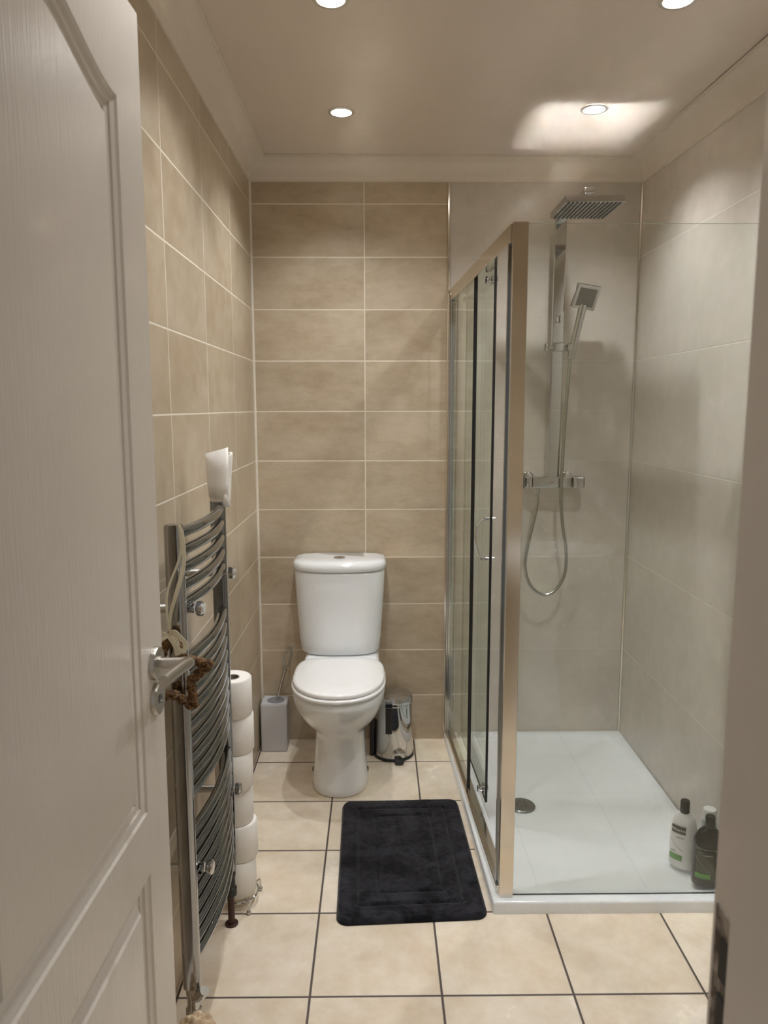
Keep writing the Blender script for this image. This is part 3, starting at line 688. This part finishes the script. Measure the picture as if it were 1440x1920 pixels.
# soften corners
for _ in range(3): pts = [(pts[i-1]+pts[i]*2+pts[(i+1) % len(pts)])/4 for i in range(len(pts))]
b = BM(); N = len(pts); nn = 14; vv = []
for i, p in enumerate(pts):
    tg = (pts[(i+1) % N]-pts[i-1]).normalized(); n1 = Vector((0,1,0)); n2 = tg.cross(n1)
    ring = []
    for j in range(nn):
        a = 2*pi*j/nn; r = .0092*(1+.22*math.sin(i*1.35+a*2)+.15*noise.noise(Vector((i*.7, j*.9, 1))))
        ring.append(b.verts.new(p+n1*math.cos(a)*r+n2*math.sin(a)*r))
    vv.append(ring)
for i in range(N):
    for j in range(nn): b.faces.new((vv[i][j], vv[i][(j+1) % nn], vv[(i+1) % N][(j+1) % nn], vv[(i+1) % N][j]))
finish('twig_star', b, M['twig'], t, 70)
b = BM(); top = c0+Vector((0,0,.088))
def strap(bm, pts, w):   # flat ribbon
    pts = [Vector(p) for p in pts]; L = []
    for i, p in enumerate(pts):
        tg = (pts[min(i+1, len(pts)-1)]-pts[max(0, i-1)]).normalized(); sd_ = tg.cross(Vector((0,1,0)));
        sd_ = sd_.normalized() if sd_.length > .1 else Vector((1,0,0))
        ww = w(i/(len(pts)-1)) if callable(w) else w
        L.append([p-sd_*ww+Vector((0,.0006,0)), p+sd_*ww+Vector((0,.0006,0)), p+sd_*ww-Vector((0,.0006,0)), p-sd_*ww-Vector((0,.0006,0))])
    loops(bm, L)
strap(b, spline([(RX+.014, YS+.022, 1.187), (RX+.022, YS+.016, 1.165), (RX+.024, YS+.008, 1.11), (RX+.010, YS, 1.055), (RX-.004, YS, 1.01), top], 6), lambda u: .0018+.0022*math.sin(pi*u))
strap(b, spline([(RX+.014, YS+.022, 1.187), (RX+.017, YS+.014, 1.13), (RX-.008, YS+.004, 1.06), (RX-.010, YS-.002, 1.01), top], 6), .0022)
finish('ribbon', b, M['ribbon'], t, 60)
b = BM(); k0 = top + Vector((0, -.008, -.006))
strap(b, spline([k0, k0+.85*Vector((-.018,-.004,.006)), k0+.85*Vector((-.034,-.004,-.008)), k0+.85*Vector((-.02,-.006,-.010)), k0], 6), .0035)
strap(b, spline([k0, k0+.85*Vector((.014,-.004,.010)), k0+.85*Vector((.026,-.004,-.002)), k0+.85*Vector((.040,-.004,-.020)), k0+.85*Vector((.034,-.006,-.036)), k0+.85*Vector((.022,-.006,-.030)), k0+.85*Vector((.018,-.004,-.012)), k0], 6), .0045)
strap(b, spline([k0, k0+.85*Vector((.016,-.008,-.020)), k0+.85*Vector((.022,-.008,-.045))], 6), .005)
finish('bow', b, M['ribbon'], t, 60)

# ------------------------------------------------------------------ beige bundle on the floor
b = BM(); r = bmesh.ops.create_icosphere(b, subdivisions=5, radius=1); cc = Vector((-.378, 1.385, .090))
for v in b.verts:
    d = v.co.normalized(); q = 1+.16*noise.noise(d*2.6+Vector((3,1,2)))+.09*noise.noise(d*6.5); q += .07*(1-abs(noise.noise(d*4)*2))
    p = Vector((d.x*.050, d.y*.048, d.z*.078))*q; p.z = max(p.z, -.083); v.co = cc+p
tag(finish('cloth_bundle', b, M['cloth'], None, 60), 'lumpy beige cloth bundle on the floor beneath the towel radiator, at the bottom edge', 'cloth')

# ------------------------------------------------------------------ bottles
def oval(x, y, z, a, bb, rot, n=40, e=2.3):
    o = []; cr, sr_ = math.cos(rot), math.sin(rot)
    for k in range(n):
        q = 2*pi*k/n; c, s = math.cos(q), math.sin(q)
        px_, py_ = a*math.copysign(abs(c)**(2/e), c), bb*math.copysign(abs(s)**(2/e), s)
        o.append((x+px_*cr-py_*sr_, y+px_*sr_+py_*cr, z))
    return o
def on_oval(x, y, a, bb, rot, u, off=.0012, e=2.3):     # u = angle from the front (-y) side, positive to +x
    q = -pi/2+u; c, s = math.cos(q), math.sin(q)
    px_, py_ = (a+off)*math.copysign(abs(c)**(2/e), c), (bb+off)*math.copysign(abs(s)**(2/e), s)
    cr, sr_ = math.cos(rot), math.sin(rot); return Vector((x+px_*cr-py_*sr_, y+px_*sr_+py_*cr, 0))
def patch(name, B_, u0, u1, z0, z1, mat, parent, off=.0012, slant=0):
    x, y, zz, a, bb, rot = B_; b = BM(); nu, nv = 12, 2; g = []
    for j in range(nv+1):
        g.append([])
        for i in range(nu+1):
            u = u0+(u1-u0)*i/nu; p = on_oval(x, y, a, bb, rot, u, off); g[-1].append(b.verts.new((p.x, p.y, zz+z0+(z1-z0)*j/nv+slant*i/nu)))
    for j in range(nv):
        for i in range(nu): b.faces.new((g[j][i], g[j][i+1], g[j+1][i+1], g[j+1][i]))
    o = finish(name, b, mat, parent, 60); md = o.modifiers.new('thickness', 'SOLIDIFY'); md.thickness = .0003; return o
def text_on(s, B_, uc, zc, h, mat, parent, off=.0022):
    cu = bpy.data.curves.new('lettering', 'FONT'); cu.body = s; cu.align_x = 'CENTER'; cu.align_y = 'CENTER'; cu.size = h*1.4
    o = bpy.data.objects.new('lettering', cu); COL.objects.link(o); bpy.context.view_layer.update()
    me = bpy.data.meshes.new_from_object(o); bpy.data.objects.remove(o)
    x, y, zz, a, bb, rot = B_
    b = BM(); b.from_mesh(me)
    bmesh.ops.subdivide_edges(b, edges=[e for e in b.edges if e.calc_length() > .002], cuts=1)
    for v in b.verts:
        u = uc + v.co.x/((a+bb)/2*1.05); p = on_oval(x, y, a, bb, rot, u, off); v.co = Vector((p.x, p.y, zz+zc+v.co.y))
    return finish('lettering', b, mat, parent, 0)
TZ = .0368
def bottle(name, x, y, z, a, bb, H, rot, mat, capmat, label, capr=.0135, caph=.038):
    t = thing(name, (x, y, z), label, 'bottle'); b = BM()
    R_ = [(0, .90), (.004, .985), (.02, 1.0), (H*.40, 1.0), (H*.62, .985), (H*.74, .93), (H*.82, .82), (H*.88, .66), (H*.915, .5), (H*.93, .42)]
    loops(b, [oval(x, y, z+h, a*k if k > .5 else a*k*.9, bb*(k if k > .55 else .55), rot) for h, k in R_]); finish('bottle_body', b, mat, t, 60)
    b = BM(); zc = z+H*.93; lathe(b, [(capr, 0), (capr+.001, .003), (capr, caph-.003), (capr-.002, caph)], (x, y, zc), 32); finish('cap', b, capmat, t, 40)
    return t
B1 = (.926, 2.098, TZ-.003, .0385, .026, math.radians(-38))
t = bottle('conditioner_bottle', *B1[:3], B1[3], B1[4], .185, B1[5], M['whiteplastic'], M['blackplastic'], 'white bottle with a black cap and green label band standing on the shower tray')
lb = patch('label_block', B1, -.75, .28, .112, .136, M['ink'], t)
text_on('TRESemmé', B1, -.20, .124, .0075, M['whiteplastic'], t)
patch('green_band', B1, -.95, .10, .026, .044, M['green'], t)
patch('label_line', B1, -.35, .15, .098, .1005, M['greyprint'], t); patch('label_line', B1, -.85, .15, .090, .0915, M['greyprint'], t, slant=-.034); patch('label_line', B1, -.75, -.3, .051, .054, M['greyprint'], t)
B2 = (.962, 2.008, TZ-.001, .0440, .030, math.radians(-8))
t = bottle('shampoo_bottle', *B2[:3], B2[3], B2[4], .185, B2[5], M['blackplastic'], M['blackplastic'], 'black bottle with a green label band, nearest of the three on the tray')
text_on('TRESemmé', B2, -.40, .120, .0075, M['greyprint'], t)
patch('label_block', B2, -.95, .15, .016, .112, M['smoke'], t)
patch('green_band', B2, -1.0, .0, .030, .045, M['green'], t, .0018)
patch('label_line', B2, -.45, .05, .100, .103, M['greyprint'], t, .0020); patch('label_line', B2, -1.05, -.05, .096, .0972, M['greyprint'], t, .0020, slant=-.046)
t = thing('clear_bottle', (1.003, 2.10, TZ-.003), 'slim translucent bottle with a white cap in the tray corner, half hidden by the frame', 'bottle')
m = NT('frosted_plastic'); m.b.inputs['Base Color'].default_value = rgb(205,214,218); m.b.inputs['Roughness'].default_value = .25; m.b.inputs['Transmission Weight'].default_value = .35
b = BM(); lathe(b, [(.020, 0), (.022, .004), (.022, .13), (.020, .142), (.014, .146)], (1.003, 2.10, TZ-.003), 36); finish('bottle_body', b, m.m, t)
b = BM(); lathe(b, [(.0205, .146), (.0205, .150), (.0195, .152), (.0195, .178), (.0175, .181), (.0005, .181)], (1.003, 2.10, TZ-.003), 36); finish('cap', b, M['whiteplastic'], t)

# ------------------------------------------------------------------ wash basin (seen mirrored in the front glass)
t = thing('wash_basin', (.745, .74, 0), 'white oval pedestal wash basin, seen only as a reflection in the shower glass', 'basin')
def bs(z, hw, hd): return [(.745+hw*math.copysign(abs(math.cos(a))**.9, math.cos(a)), .525+hd + hd*math.copysign(abs(math.sin(a))**.9, math.sin(a)), z) for a in [2*pi*k/48 for k in range(48)]]
def bs2(z, hw, hd): return [(.745+hw*math.cos(a), .745+hd*math.sin(a), z) for a in [2*pi*k/48 for k in range(48)]]
b = BM(); loops(b, [bs(.60, .10, .10), bs(.66, .17, .14), bs(.74, .25, .195), bs(.79, .278, .21), bs(.812, .280, .212), bs(.818, .272, .208), bs2(.816, .235, .15), bs2(.78, .215, .135), bs2(.72, .15, .09), bs2(.69, .04, .03)]); finish('basin_bowl', b, M['ceramic'], t, 60)
b = BM(); loops(b, [bs(0, .11, .11), bs(.02, .105, .105), bs(.3, .075, .08), bs(.61, .10, .10)]); finish('pedestal', b, M['ceramic'], t, 60)
b = BM(); lathe(b, [(.018, 0), (.018, .09), (.014, .10)], (.745, .565, .815), 20); tube(b, [(.745, .57, .88), (.745, .63, .90), (.745, .67, .875)], .010, 12); finish('tap', b, M['chrome'], t)
